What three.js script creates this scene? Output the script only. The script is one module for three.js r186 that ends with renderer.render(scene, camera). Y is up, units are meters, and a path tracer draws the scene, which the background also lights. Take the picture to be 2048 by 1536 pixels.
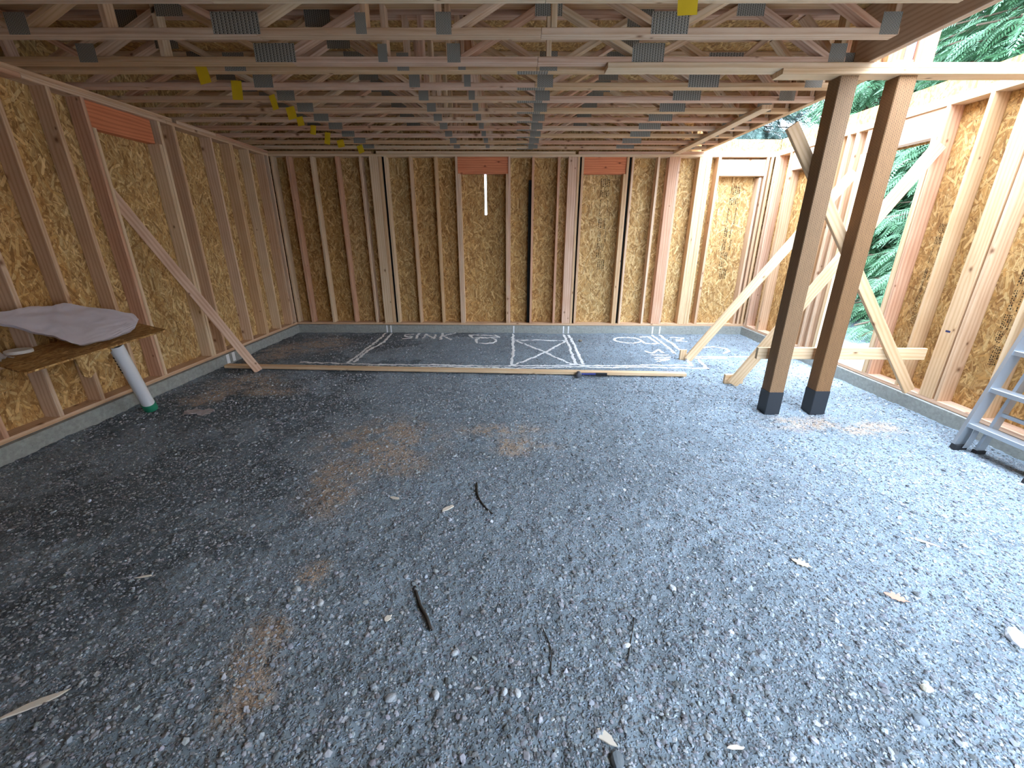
import * as THREE from 'three';
import { mergeGeometries } from 'three/addons/utils/BufferGeometryUtils.js';
import { ImprovedNoise } from 'three/addons/math/ImprovedNoise.js';

// ---------------------------------------------------------------- camera, sky, exposure
const scene = new THREE.Scene();
const camera = new THREE.PerspectiveCamera(85.27, 2048 / 1536, 0.05, 200);
camera.position.set(0, 1.676, 0);
camera.rotation.order = 'YXZ';
camera.rotation.set(-0.34469, 0.00796, 0.00335);
const renderer = new THREE.WebGLRenderer({ antialias: true });
renderer.toneMapping = THREE.LinearToneMapping;
renderer.toneMappingExposure = 23.5;
renderer.shadowMap.enabled = true;
{ // bright overcast sky: an even cloud layer, three times brighter overhead than at the horizon
  const W = 64, H = 64, d = new Float32Array(W * H * 4);
  for (let j = 0; j < H; j++) for (let i = 0; i < W; i++) {
    const el = Math.sin(((j + 0.5) / H - 0.5) * Math.PI), k = (j * W + i) * 4;
    const L = el > 0 ? (1 + 2 * el) / 3 : 0.333;
    d[k] = L * 0.82; d[k + 1] = L * 1.0; d[k + 2] = L * 1.25; d[k + 3] = 1;
  }
  const t = new THREE.DataTexture(d, W, H, THREE.RGBAFormat, THREE.FloatType);
  t.mapping = THREE.EquirectangularReflectionMapping; t.magFilter = THREE.LinearFilter; t.needsUpdate = true;
  scene.background = t; scene.environment = t;
}

// ---------------------------------------------------------------- helpers
let seed = 12345;
const rnd = () => { seed = (seed + 0x6d2b79f5) | 0; let t = Math.imul(seed ^ (seed >>> 15), 1 | seed); t = (t + Math.imul(t ^ (t >>> 7), 61 | t)) ^ t; return ((t ^ (t >>> 14)) >>> 0) / 4294967296; };
const rr = (a, b) => a + (b - a) * rnd();
const pick = (a) => a[Math.floor(rnd() * a.length)];
const V = (x, y, z) => new THREE.Vector3(x, y, z);
const imp = new ImprovedNoise();
const noise = (x, y, z = 0) => imp.noise(x + 31.7, y + 17.3, z + 5.1);
const used = {};
const numbered = (n) => { const k = used[n] = (used[n] ?? -1) + 1; return k ? n + '_' + String(k).padStart(3, '0') : n; };
function tag(o, label, category, group) { o.userData.label = label; o.userData.category = category; if (group) o.userData.group = group; return o; }
function thing(name, label, category, pos = [0, 0, 0], group) {
  const o = new THREE.Group(); o.name = numbered(name); o.position.set(...pos); scene.add(o);
  return tag(o, label, category, group);
}
function mesh(name, geo, mat, parent = scene, pos) {
  const m = new THREE.Mesh(geo, mat); m.name = parent === scene ? numbered(name) : name; parent.add(m);
  if (pos) m.position.set(...pos);
  return m;
}
function structure(name) { const o = new THREE.Group(); o.name = name; o.userData.kind = 'structure'; scene.add(o); return o; }

// lumber with eased edges, along x, width w in y, thickness t in z; uv in metres along the grain
function lumber(L, w, t, ch = 0.003) {
  const a = w / 2, b = t / 2, c = Math.min(ch, a * 0.4, b * 0.4);
  const P = [[-a + c, -b], [a - c, -b], [a, -b + c], [a, b - c], [a - c, b], [-a + c, b], [-a, b - c], [-a, -b + c]];
  const pos = [], uv = [], ou = rr(0, 5), ov = rr(0, 5);
  const put = (x, p, u, v) => { pos.push(x, p[0], p[1]); uv.push(u / 2.4 + ou, v / 0.6 + ov); };
  let s = 0;
  for (let i = 0; i < 8; i++) {
    const p = P[i], q = P[(i + 1) % 8], l = Math.hypot(q[0] - p[0], q[1] - p[1]);
    put(-L / 2, p, 0, s); put(-L / 2, q, 0, s + l); put(L / 2, q, L, s + l);
    put(-L / 2, p, 0, s); put(L / 2, q, L, s + l); put(L / 2, p, L, s);
    s += l;
  }
  for (const e of [-1, 1]) for (let i = 1; i < 7; i++) {
    const tri = e > 0 ? [P[0], P[i], P[i + 1]] : [P[0], P[i + 1], P[i]];
    for (const p of tri) put(e * L / 2, p, p[0] * 0.3, p[1]);
  }
  const g = new THREE.BufferGeometry();
  g.setAttribute('position', new THREE.Float32BufferAttribute(pos, 3));
  g.setAttribute('uv', new THREE.Float32BufferAttribute(uv, 2));
  // wind outwards
  const A = g.attributes.position, U = g.attributes.uv, n = V(), e1 = V(), e2 = V(), m = V();
  for (let i = 0; i < A.count; i += 3) {
    const p0 = V().fromBufferAttribute(A, i), p1 = V().fromBufferAttribute(A, i + 1), p2 = V().fromBufferAttribute(A, i + 2);
    n.crossVectors(e1.subVectors(p1, p0), e2.subVectors(p2, p0)); m.copy(p0).add(p1).add(p2);
    if (Math.abs(n.x) < 1e-9 || Math.abs(n.x) < n.length() * 0.5) m.x = 0; else { m.y = m.z = 0; }
    if (n.dot(m) < 0) { A.setXYZ(i + 1, p2.x, p2.y, p2.z); A.setXYZ(i + 2, p1.x, p1.y, p1.z); const a1 = U.getX(i + 1), b1 = U.getY(i + 1); U.setXY(i + 1, U.getX(i + 2), U.getY(i + 2)); U.setXY(i + 2, a1, b1); }
  }
  g.computeVertexNormals();
  return g;
}
// axis-aligned member from its extents
function stick(name, mat, parent, [x0, x1], [y0, y1], [z0, z1], ch) {
  const d = [Math.abs(x1 - x0), Math.abs(y1 - y0), Math.abs(z1 - z0)], k = d.indexOf(Math.max(...d));
  let g;
  if (k === 0) g = lumber(d[0], d[1], d[2], ch);
  else if (k === 1) { g = lumber(d[1], d[0], d[2], ch); g.rotateZ(Math.PI / 2); }
  else { g = lumber(d[2], d[1], d[0], ch); g.rotateY(Math.PI / 2); }
  return mesh(name, g, mat, parent, [(x0 + x1) / 2, (y0 + y1) / 2, (z0 + z1) / 2]);
}
// member between two points; n is the normal of its wide face
function spanGeo(p, q, w, t, n, ch) {
  const x = V().subVectors(q, p), L = x.length(); x.normalize();
  const z = n.clone().addScaledVector(x, -n.dot(x)).normalize(), y = V().crossVectors(z, x);
  const g = lumber(L, w, t, ch);
  g.applyMatrix4(new THREE.Matrix4().makeBasis(x, y, z).setPosition(p.clone().add(q).multiplyScalar(0.5)));
  return g;
}
function canvasTex(w, h, draw, color = true) {
  const c = document.createElement('canvas'); c.width = w; c.height = h; draw(c.getContext('2d'), w, h);
  const t = new THREE.CanvasTexture(c); t.wrapS = t.wrapT = THREE.RepeatWrapping; if (color) t.colorSpace = THREE.SRGBColorSpace; return t;
}
const rgb = (r, g, b, a = 1) => `rgba(${r | 0},${g | 0},${b | 0},${a})`;

// ---------------------------------------------------------------- materials
function woodTexture(base, dark, knots) {
  const W = 1024, H = 256, d = new Uint8Array(W * H * 4), s = rr(0, 90), ks = [];
  for (let i = 0; i < knots; i++) ks.push([rr(0, W), rr(0, H), rr(4, 9)]);
  for (let j = 0; j < H; j++) for (let i = 0; i < W; i++) {
    const px = Math.cos(i / W * 6.2832) * 0.7, py = Math.sin(i / W * 6.2832) * 0.7;
    let v = j + 7 * noise(px + s, py, j * 0.02);
    let kd = 0;
    for (const [kx, ky, kr] of ks) {
      let dx = Math.abs(i - kx); dx = Math.min(dx, W - dx); const dy = j - ky, e = Math.exp(-(dx * dx / (kr * kr * 9) + dy * dy / (kr * kr * 2.2)));
      v += e * Math.sign(dy || 1) * kr * 1.2; kd = Math.max(kd, Math.exp(-(dx * dx / (kr * kr * 1.2) + dy * dy / (kr * kr * 0.6))));
    }
    let g = 0.5 + 0.5 * Math.sin(v * 0.42 + 3 * noise(v * 0.05, s, 1)); g = g * g * 0.55 + 0.3 * (0.5 + 0.5 * noise(i * 0.05, v * 0.9, s)) + 0.25 * noise(px * 2, py * 2, v * 0.03 + s);
    g = Math.min(1, Math.max(0, g)); const k = (j * W + i) * 4;
    for (let c = 0; c < 3; c++) d[k + c] = Math.max(0, (base[c] + (dark[c] - base[c]) * g) * (1 - kd * [0.42, 0.52, 0.6][c]));
    d[k + 3] = 255;
  }
  const t = new THREE.DataTexture(d, W, H); t.wrapS = t.wrapT = THREE.RepeatWrapping; t.magFilter = THREE.LinearFilter; t.minFilter = THREE.LinearMipmapLinearFilter; t.generateMipmaps = true; t.colorSpace = THREE.SRGBColorSpace; t.needsUpdate = true;
  return t;
}
const wt = [woodTexture([228, 200, 170], [198, 158, 124], 7), woodTexture([232, 206, 172], [206, 172, 130], 5), woodTexture([228, 194, 166], [194, 148, 118], 9)];
const FIR = [['#ffffff', 0], ['#f6efe6', 0], ['#ffffff', 1], ['#f1e4d6', 1], ['#ffffff', 2], ['#f4e6dc', 2]].map(([c, i]) => new THREE.MeshStandardMaterial({ map: wt[i], color: c, roughness: 0.72 }));
const PALE = new THREE.MeshStandardMaterial({ map: wt[1], color: '#fffaf2', roughness: 0.7 });
const HEADER = new THREE.MeshStandardMaterial({ map: wt[2], color: '#ffbe9c', roughness: 0.75 });
const fir = () => pick(FIR);

const osbTex = canvasTex(1024, 2048, (c, W, H) => {
  c.fillStyle = '#a9804c'; c.fillRect(0, 0, W, H);
  const pal = [[210, 174, 118], [194, 156, 98], [220, 188, 132], [174, 134, 78], [200, 162, 102], [230, 202, 148], [146, 106, 58], [188, 146, 86]];
  for (let i = 0; i < 6500; i++) {
    const x = rr(0, W), y = rr(0, H), l = rr(50, 135), w = rr(8, 25), a = Math.PI / 2 + (rnd() + rnd() + rnd() - 1.5) * 1.3, q = pick(pal), s = rr(0.9, 1.08);
    for (const ox of [-W, 0, W]) for (const oy of [-H, 0, H]) {
      if (x + ox < -120 || x + ox > W + 120 || y + oy < -120 || y + oy > H + 120) continue;
      c.save(); c.translate(x + ox, y + oy); c.rotate(a);
      c.fillStyle = rgb(q[0] * s, q[1] * s, q[2] * s, 0.72); c.beginPath();
      c.moveTo(-l / 2, -w * 0.3); c.lineTo(-l * 0.38, -w / 2); c.lineTo(l * 0.42, -w * 0.45); c.lineTo(l / 2, 0); c.lineTo(l * 0.4, w / 2); c.lineTo(-l * 0.45, w * 0.4); c.closePath(); c.fill();
      c.strokeStyle = rgb(82, 52, 24, 0.42); c.lineWidth = 1.6; c.beginPath(); c.moveTo(-l * 0.45, w * 0.4); c.lineTo(l * 0.4, w / 2); c.stroke();
      c.restore();
    }
  }
  for (let i = 0; i < 420; i++) { c.save(); c.translate(rr(0, W), rr(0, H)); c.rotate(Math.PI / 2 + rr(-0.9, 0.9)); c.fillStyle = rgb(70, 42, 20, rr(0.35, 0.7)); c.fillRect(0, 0, rr(8, 26), rr(2, 4.5)); c.restore(); }
});
osbTex.repeat.set(1 / 1.22, 1 / 2.44);
const OSB = [['#ffffff'], ['#f7efe2'], ['#fff6ea']].map(([c]) => new THREE.MeshStandardMaterial({ map: osbTex, color: c, roughness: 0.82 }));
const concTex = canvasTex(512, 512, (c, W, H) => {
  c.fillStyle = '#9b9d96'; c.fillRect(0, 0, W, H);
  for (let i = 0; i < 5000; i++) { const v = rr(-26, 22); c.fillStyle = rgb(152 + v, 155 + v, 148 + v, 0.25); c.beginPath(); c.arc(rr(0, W), rr(0, H), rr(1, 12), 0, 7); c.fill(); }
  for (let i = 0; i < 260; i++) { c.fillStyle = rgb(70, 72, 66, 0.5); c.beginPath(); c.arc(rr(0, W), rr(0, H), rr(0.6, 2), 0, 7); c.fill(); }
});
const CONC = new THREE.MeshStandardMaterial({ map: concTex, roughness: 0.9 });
const plateTex = canvasTex(128, 128, (c) => {
  c.fillStyle = '#8f897b'; c.fillRect(0, 0, 128, 128);
  for (let i = 0; i < 4; i++) for (let j = 0; j < 4; j++) { c.fillStyle = '#b9b6ab'; c.fillRect(i * 32 + 4, j * 32 + (i % 2) * 14, 9, 20); c.fillStyle = '#3b3933'; c.fillRect(i * 32 + 14, j * 32 + (i % 2) * 14, 9, 20); }
});
plateTex.repeat.set(3, 2);
const STEEL = new THREE.MeshStandardMaterial({ map: plateTex, roughness: 0.6, metalness: 0.1 });
const YELLOW = new THREE.MeshStandardMaterial({ color: '#e6c21f', roughness: 0.7, side: THREE.DoubleSide });
const CHALK = new THREE.MeshStandardMaterial({ color: '#eef0f0', roughness: 0.95 });
const FELT = new THREE.MeshStandardMaterial({ color: '#16140f', roughness: 0.95 });
const INK = canvasTex(128, 1024, (c, W, H) => {
  c.fillStyle = '#000'; c.fillRect(0, 0, W, H); c.fillStyle = '#fff';
  const rows = [10, 34, 58, 82, 104]; let y = 10;
  while (y < H - 20) { const blk = rr(60, 190); for (const x of rows) { if (rnd() < 0.25) continue; let yy = y; while (yy < y + blk) { const l = rr(5, 16); c.fillRect(x, yy, rr(9, 16), l * rr(0.5, 0.95)); yy += l + rr(2, 6); } } y += blk + rr(14, 40); }
}, false);
const STAMP = new THREE.MeshStandardMaterial({ color: '#241b14', alphaMap: INK, transparent: true, opacity: 0.9, roughness: 0.9, polygonOffset: true, polygonOffsetFactor: -1 });

// ---------------------------------------------------------------- dimensions (metres)
const XL = -3.899, XR = 4.027, ZB = -7.378, HC = 0.135, YT = 2.83, YB = 2.906, ZF = 1.0, S = 0.034, DEEP = 0.14;
const PL = XL - S, PR = XR + S, PB = ZB - S;                 // faces of the studs
const TD = 0.40;                                             // depth of the floor trusses

// ---------------------------------------------------------------- ground inside
const saw = [[-1.16, -3.22, 0.5, 0.42], [-1.25, -2.62, 0.22, 0.4], [-0.95, -2.95, 0.3, 0.3], [-0.14, -3.43, 0.34, 0.13], [0.05, -3.14, 0.26, 0.14], [-3.17, -4.67, 0.42, 0.3], [-3.35, -4.25, 0.25, 0.35], [-2.75, -4.35, 0.35, 0.15], [-1.04, -1.7, 0.09, 0.1], [-1.1, -1.31, 0.11, 0.15], [-1.02, -1.1, 0.09, 0.14], [-3.12, -6.46, 0.5, 0.5], [-3.55, -6.0, 0.3, 0.6], [2.78, -3.62, 0.4, 0.16], [3.3, -3.5, 0.34, 0.14]];
function sawAt(x, z) {
  let s = 0;
  for (const [cx, cz, ax, az] of saw) { const dx = (x - cx) / ax, dz = (z - cz) / az; s = Math.max(s, Math.exp(-(dx * dx + dz * dz) * 0.9)); }
  return Math.max(0, Math.min(1, (s - 0.2) * 1.25 + s * 1.4 * noise(x * 4.3, z * 4.3, 3) + s * 1.3 * noise(x * 13, z * 13, 7) + s * 0.8 * noise(x * 31, z * 31, 5)));
}
const hgt = (x, z) => 0.016 * noise(x * 0.8, z * 0.8) + 0.009 * noise(x * 2.6, z * 2.6, 9) + 0.006 * noise(x * 8, z * 8, 2) + 0.008 * noise(x * 17, z * 17, 4) + 0.007 * noise(x * 37, z * 37, 8);
let gravBump;
const gravTex = canvasTex(2048, 2048, (c, W, H) => {
  const b = document.createElement('canvas'); b.width = W / 2; b.height = H / 2; const g = b.getContext('2d'); g.scale(0.5, 0.5);
  c.fillStyle = '#8d9090'; c.fillRect(0, 0, W, H); g.fillStyle = '#404040'; g.fillRect(0, 0, W, H);
  for (let i = 0; i < 52000; i++) {
    const big = i > 46000, r = big ? rr(5, 12) : rr(1.2, 4.6), x = rr(0, W), y = rr(0, H), n = 5 + (rnd() * 3 | 0), a0 = rr(0, 6), fl = rr(0.5, 1), v = rr(92, 204) + (rnd() < 0.06 ? 40 : 0), w = rr(-7, 6), hh = rr(90, 235);
    for (const ox of x < 14 ? [0, W] : x > W - 14 ? [0, -W] : [0]) for (const oy of y < 14 ? [0, H] : y > H - 14 ? [0, -H] : [0]) for (const k of [c, g]) {
      k.fillStyle = k === c ? rgb(v + w * 0.6, v + 2, v + 5 - w) : rgb(hh, hh, hh); k.beginPath();
      for (let j = 0; j < n; j++) { const a = a0 + j / n * 6.283, q = r * (0.75 + 0.35 * Math.sin(j * 2.3 + a0)); k.lineTo(x + ox + Math.cos(a) * q, y + oy + Math.sin(a + 0.4 * fl) * q * fl); }
      k.closePath(); k.fill();
    }
  }
  gravBump = new THREE.CanvasTexture(b); gravBump.wrapS = gravBump.wrapT = THREE.RepeatWrapping;
});
const GRAVEL = new THREE.MeshStandardMaterial({ map: gravTex, bumpMap: gravBump, bumpScale: 0.012, vertexColors: true, roughness: 0.92 });
let floor;
{
  const xs = [], zs = [];
  for (let x = XL - 0.04; x < XR + 0.06; x += 0.021) xs.push(x);
  for (let z = ZB - 0.04; z < ZF + 0.6;) { zs.push(z); z += z > -0.5 ? 0.12 : z > -3 ? 0.018 : z > -5 ? 0.022 : 0.028; }
  const nx = xs.length, nz = zs.length, pos = new Float32Array(nx * nz * 3), col = new Float32Array(nx * nz * 3), uv = new Float32Array(nx * nz * 2), idx = [];
  for (let j = 0; j < nz; j++) for (let i = 0; i < nx; i++) {
    const k = j * nx + i, x = xs[i], z = zs[j];
    pos.set([x, hgt(x, z), z], k * 3); uv.set([x / 1.7, z / 1.7], k * 2);
    const wn = noise(x * 0.9, z * 0.9, 33) + 0.6 * noise(x * 3.1, z * 3.1, 35) + 0.35 * noise(x * 11, z * 11, 36) + 0.3 * noise(x * 27, z * 27, 37) + 0.35 - 0.95 * Math.max(0, Math.min(1, (x + 1.6 + 1.3 * noise(x * 0.8, z * 0.8, 41) + 0.5 * noise(x * 3, z * 3, 42)) / 0.5)), soilShade = 1.02 - 0.45 * Math.max(0, Math.min(1, (wn - 0.05) / 0.2));  // left floor darkened: shade painted in along with patches of dark soil
    const m = soilShade + 0.22 * noise(x * 1.4, z * 1.4, 12) + 0.2 * noise(x * 6, z * 6, 15) + 0.16 * noise(x * 17, z * 17, 19), s = sawAt(x, z);
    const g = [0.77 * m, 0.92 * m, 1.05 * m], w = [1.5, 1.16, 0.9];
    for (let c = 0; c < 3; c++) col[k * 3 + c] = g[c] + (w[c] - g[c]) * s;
  }
  for (let j = 0; j < nz - 1; j++) for (let i = 0; i < nx - 1; i++) { const a = j * nx + i; idx.push(a, a + nx, a + 1, a + 1, a + nx, a + nx + 1); }
  const g = new THREE.BufferGeometry();
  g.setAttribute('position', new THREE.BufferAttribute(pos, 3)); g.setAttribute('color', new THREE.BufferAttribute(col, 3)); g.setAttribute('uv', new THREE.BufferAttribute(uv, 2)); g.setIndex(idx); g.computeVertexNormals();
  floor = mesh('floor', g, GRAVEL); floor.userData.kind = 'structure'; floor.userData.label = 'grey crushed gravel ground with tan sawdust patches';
}
{ // loose stone chips lying in the gravel, and shreds of sawdust
  const shapes = [];
  for (let k = 0; k < 3; k++) {
    const g = new THREE.IcosahedronGeometry(1, 0), A = g.attributes.position, cache = {};
    for (let i = 0; i < A.count; i++) { const key = [A.getX(i), A.getY(i), A.getZ(i)].map((v) => v.toFixed(3)).join(); cache[key] ??= rr(0.7, 1.25); const s = cache[key]; A.setXYZ(i, A.getX(i) * s * [1, 1.3, 1.5][k], A.getY(i) * s * [0.7, 0.5, 0.4][k], A.getZ(i) * s); }
    g.computeVertexNormals(); shapes.push(g);
  }
  const mat = new THREE.MeshStandardMaterial({ color: '#ffffff', roughness: 0.88 });
  const N = [60000, 45000, 35000], o = new THREE.Object3D(), col = new THREE.Color();
  shapes.forEach((g, k) => {
    const im = new THREE.InstancedMesh(g, mat, N[k]); im.name = 'gravel'; im.userData.kind = 'stuff';
    for (let i = 0; i < N[k]; i++) {
      const q = rnd(), z = q < 0.62 ? rr(-3.0, -0.65) : q < 0.86 ? rr(-5, -3) : rr(-7.3, -5), x = rr(Math.max(XL + 0.02, z * 1.55 - 1.1), Math.min(XR - 0.02, -z * 1.55 + 1.1));
      const r = rnd() < 0.03 ? rr(0.008, 0.0145) : rr(0.0022, 0.0062) * (rnd() < 0.25 ? 1.5 : 1) * (z < -3 ? 1.3 : 1);
      o.position.set(x, hgt(x, z) + r * rr(-0.1, 0.3), z); o.rotation.set(rr(-0.5, 0.5), rr(0, 6.28), rr(-0.5, 0.5)); o.scale.setScalar(r); o.updateMatrix(); im.setMatrixAt(i, o.matrix);
      const v = Math.pow(rnd(), 1.2) * 0.34 + 0.13 + (rnd() < 0.04 ? 0.2 : 0); im.setColorAt(i, col.setRGB(v * rr(0.86, 1.0), v * rr(0.96, 1.03), v * rr(1.0, 1.12)));
    }
    floor.add(im);
  });
  const sg = new THREE.BoxGeometry(1, 0.16, 0.22), sm = new THREE.MeshStandardMaterial({ color: '#ffffff', roughness: 0.9 }), n = 9000;
  const im = new THREE.InstancedMesh(sg, sm, n); im.name = 'sawdust_shreds'; im.userData.kind = 'stuff';
  for (let i = 0; i < n;) {
    const c = pick(saw), x = c[0] + (rnd() + rnd() - 1) * c[2] * 1.6, z = c[1] + (rnd() + rnd() - 1) * c[3] * 1.6;
    if (x < XL + 0.05 || x > XR - 0.05 || z < ZB + 0.05 || rnd() > sawAt(x, z) + 0.08) { if (rnd() < 0.995) continue; }
    if (x < XL + 0.05 || x > XR - 0.05 || z < ZB + 0.05) continue;
    o.position.set(x, hgt(x, z) + 0.001, z); o.rotation.set(rr(-0.3, 0.3), rr(0, 6.28), rr(-0.3, 0.3)); o.scale.setScalar(rr(0.004, 0.012)); o.updateMatrix(); im.setMatrixAt(i, o.matrix);
    const v = rr(0.3, 0.62); im.setColorAt(i, col.setRGB(v, v * 0.74, v * 0.53)); i++;
  }
  floor.add(im);
}
// spray-chalk layout lines on the ground and up the stem wall
function ribbon(pts, w, hf) {
  const c = [];
  for (let i = 0; i < pts.length - 1; i++) { const [a, b] = [pts[i], pts[i + 1]], n = Math.max(1, Math.round(Math.hypot(b[0] - a[0], b[1] - a[1]) / 0.025)); for (let k = 0; k < n; k++) c.push([a[0] + (b[0] - a[0]) * k / n, a[1] + (b[1] - a[1]) * k / n]); }
  c.push(pts[pts.length - 1]);
  const pos = [], idx = [];
  c.forEach((p, i) => {
    const a = c[Math.max(0, i - 1)], b = c[Math.min(c.length - 1, i + 1)], dx = b[0] - a[0], dz = b[1] - a[1], l = Math.hypot(dx, dz) || 1, j = noise(p[0] * 9, p[1] * 9, 1) * 0.02;
    for (const s of [-1, 0, 1]) { const ww = s * w * rr(0.32, 0.66) + j, x = p[0] - dz / l * ww, z = p[1] + dx / l * ww; pos.push(x, hf(x, z) + (s ? 0.0 : 0.006) + 0.003, z); }
    if (i) for (const s of [0, 1]) { const k = i * 3 + s; idx.push(k - 3, k - 2, k, k, k - 2, k + 1); }
  });
  const g = new THREE.BufferGeometry(); g.setAttribute('position', new THREE.Float32BufferAttribute(pos, 3)); g.setIndex(idx); g.computeVertexNormals(); return g;
}
const chalk = (pts, label, w = 0.044) => { const m = mesh('chalk_line', ribbon(pts, w, hgt), CHALK, floor); if (label) m.userData.label = label; };
const loop = (cx, cz, rx, rz) => Array.from({ length: 15 }, (_, i) => [cx + rx * Math.cos(i / 14 * 6.283), cz + rz * Math.sin(i / 14 * 6.283)]);
chalk([[-2.32, -7.33], [-2.3, -6.59], [-2.29, -5.97], [-2.31, -5.47]]); chalk([[-2.21, -7.31], [-2.17, -6.65], [-2.23, -6.11], [-2.24, -5.49]]);
const SINK = 'white chalk letter of the word SINK';
chalk([[-1.8, -7.24], [-1.94, -7.16], [-1.9, -7.06], [-1.79, -7.04], [-1.77, -6.93], [-1.92, -6.9]], SINK); chalk([[-1.73, -7.31], [-1.67, -6.9]], SINK);
chalk([[-1.56, -6.89], [-1.59, -7.26], [-1.38, -6.89], [-1.4, -7.22]], SINK); chalk([[-1.3, -7.32], [-1.26, -6.81]], SINK); chalk([[-1.07, -7.34], [-1.27, -7.09], [-1.06, -6.8]], SINK);
chalk([[-0.81, -7.18], [-0.37, -7.16], [-0.28, -7.03], [-0.73, -6.96], [-0.81, -7.18]], 'white chalk outline of a toilet tank'); chalk(loop(-0.49, -6.79, 0.17, 0.21), 'white chalk outline of a toilet bowl');
chalk([[-2.96, -5.48], [-2.49, -5.46], [-2.14, -5.43], [-1.6, -5.41], [-1.07, -5.4], [-0.21, -5.37], [-0.05, -5.4], [0.93, -5.43], [1.42, -5.43], [2.4, -5.45]], 'long white chalk line parallel to back wall', 0.04); chalk([[-1.98, -5.35], [-1.57, -5.3], [-1.05, -5.33], [-0.2, -5.29], [0.51, -5.34], [1.4, -5.35], [2.54, -5.33]], undefined, 0.04);
chalk([[-0.04, -7.3], [-0.04, -6.84], [-0.03, -6.04], [-0.05, -5.4]]); chalk([[-0.02, -6.84], [0.84, -6.85]]); chalk([[0.02, -6.79], [0.46, -6.05], [0.78, -5.44]]); chalk([[0.83, -6.81], [0.46, -6.09], [0.09, -5.58], [-0.05, -5.4]]);
chalk([[0.86, -7.3], [0.86, -6.72], [0.84, -5.99], [0.83, -5.45]]); chalk([[0.94, -7.3], [0.95, -6.52], [0.93, -5.92], [0.93, -5.46]]);
chalk(loop(1.89, -6.88, 0.22, 0.2)); chalk([[2.11, -6.94], [2.1, -6.67], [2.34, -6.65], [2.32, -7.17], [2.15, -7.08]]);
chalk([[2.43, -7.3], [2.42, -6.45], [2.39, -6.04]]); chalk([[2.57, -7.3], [2.56, -6.65], [2.54, -6.22]]);
for (const w of [[[1.98, -6.18], [2.05, -6.07], [2.22, -6.28], [2.23, -6.08]], [[2.0, -5.98], [2.26, -5.95]], [[2.01, -5.82], [2.24, -5.82]], [[1.98, -5.6], [2.18, -5.72], [1.97, -5.7]], [[2.69, -7.15], [2.92, -7.1]], [[2.73, -6.97], [2.85, -6.79]], [[2.67, -6.81], [2.89, -7.04]], [[2.86, -6.31], [3.0, -6.41], [3.15, -6.43], [3.28, -6.32], [3.26, -6.19], [3.1, -6.05]], [[2.61, -5.87], [3.4, -5.87]], [[2.58, -5.79], [3.04, -5.79]], [[2.43, -5.67], [2.39, -5.41]], [[2.6, -5.71], [2.56, -5.31]]]) chalk(w);

// ---------------------------------------------------------------- yard outside
{
  const g = new THREE.PlaneGeometry(70, 70, 70, 70); g.rotateX(-Math.PI / 2);
  const A = g.attributes.position, U = g.attributes.uv, c = [];
  for (let i = 0; i < A.count; i++) { const x = A.getX(i), z = A.getZ(i); A.setY(i, -0.12 + 0.05 * noise(x * 0.3, z * 0.3)); U.setXY(i, x / 1.7, z / 1.7); const m = 1.0 + 0.25 * noise(x * 0.7, z * 0.7, 4); c.push(0.5 * m, 0.59 * m, 0.68 * m); }
  g.setAttribute('color', new THREE.Float32BufferAttribute(c, 3)); g.computeVertexNormals();
  const m = mesh('gravel_yard', g, GRAVEL); m.userData.kind = 'structure'; m.userData.label = 'gravel yard outside the framed walls';
}

// ---------------------------------------------------------------- walls
const wallL = structure('wall_left'), wallB = structure('wall_back'), wallR = structure('wall_right'), wallF = structure('wall_front');
// concrete stem walls
const stems = [];
for (const [w, X, Z] of [[wallL, [XL - 0.2, XL], [ZB - 0.2, ZF]], [wallR, [XR, XR + 0.2], [ZB - 0.2, ZF]], [wallB, [XL + 0.001, XR - 0.001], [ZB - 0.2, ZB]]]) {
  const dx = X[1] - X[0], dz = Z[1] - Z[0], n = Math.round(Math.max(dx, dz) / 0.05), long = dx > dz;
  const g = new THREE.BoxGeometry(dx, HC + 0.3, dz, long ? n : 2, 4, long ? 2 : n), A = g.attributes.position, U = g.attributes.uv;
  g.translate((X[0] + X[1]) / 2, (HC - 0.3) / 2, (Z[0] + Z[1]) / 2);
  for (let i = 0; i < A.count; i++) { const x = A.getX(i), y = A.getY(i), z = A.getZ(i); A.setY(i, y + 0.0035 * noise(x * 4, z * 4, 3)); U.setXY(i, (long ? x : z) / 0.8, (y + (long ? z : x)) / 0.8); }
  g.computeVertexNormals();
  const m = mesh('stem_wall', g, CONC, w); m.userData.label = 'grey cast concrete stem wall'; stems.push(m);
}
// chalk marks up the concrete
for (const x of [-2.309, -2.237, -0.031, 0.86, 0.949, 2.453, 2.582]) stick('chalk_mark', CHALK, stems[2], [x - 0.011, x + 0.011], [0.0, 0.132], [ZB - 0.003, ZB + 0.003], 0.001);
for (const z of [-5.41, -5.53]) stick('chalk_mark', CHALK, stems[0], [XL - 0.003, XL + 0.003], [0.01, 0.134], [z - 0.03, z + 0.03], 0.001);
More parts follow.
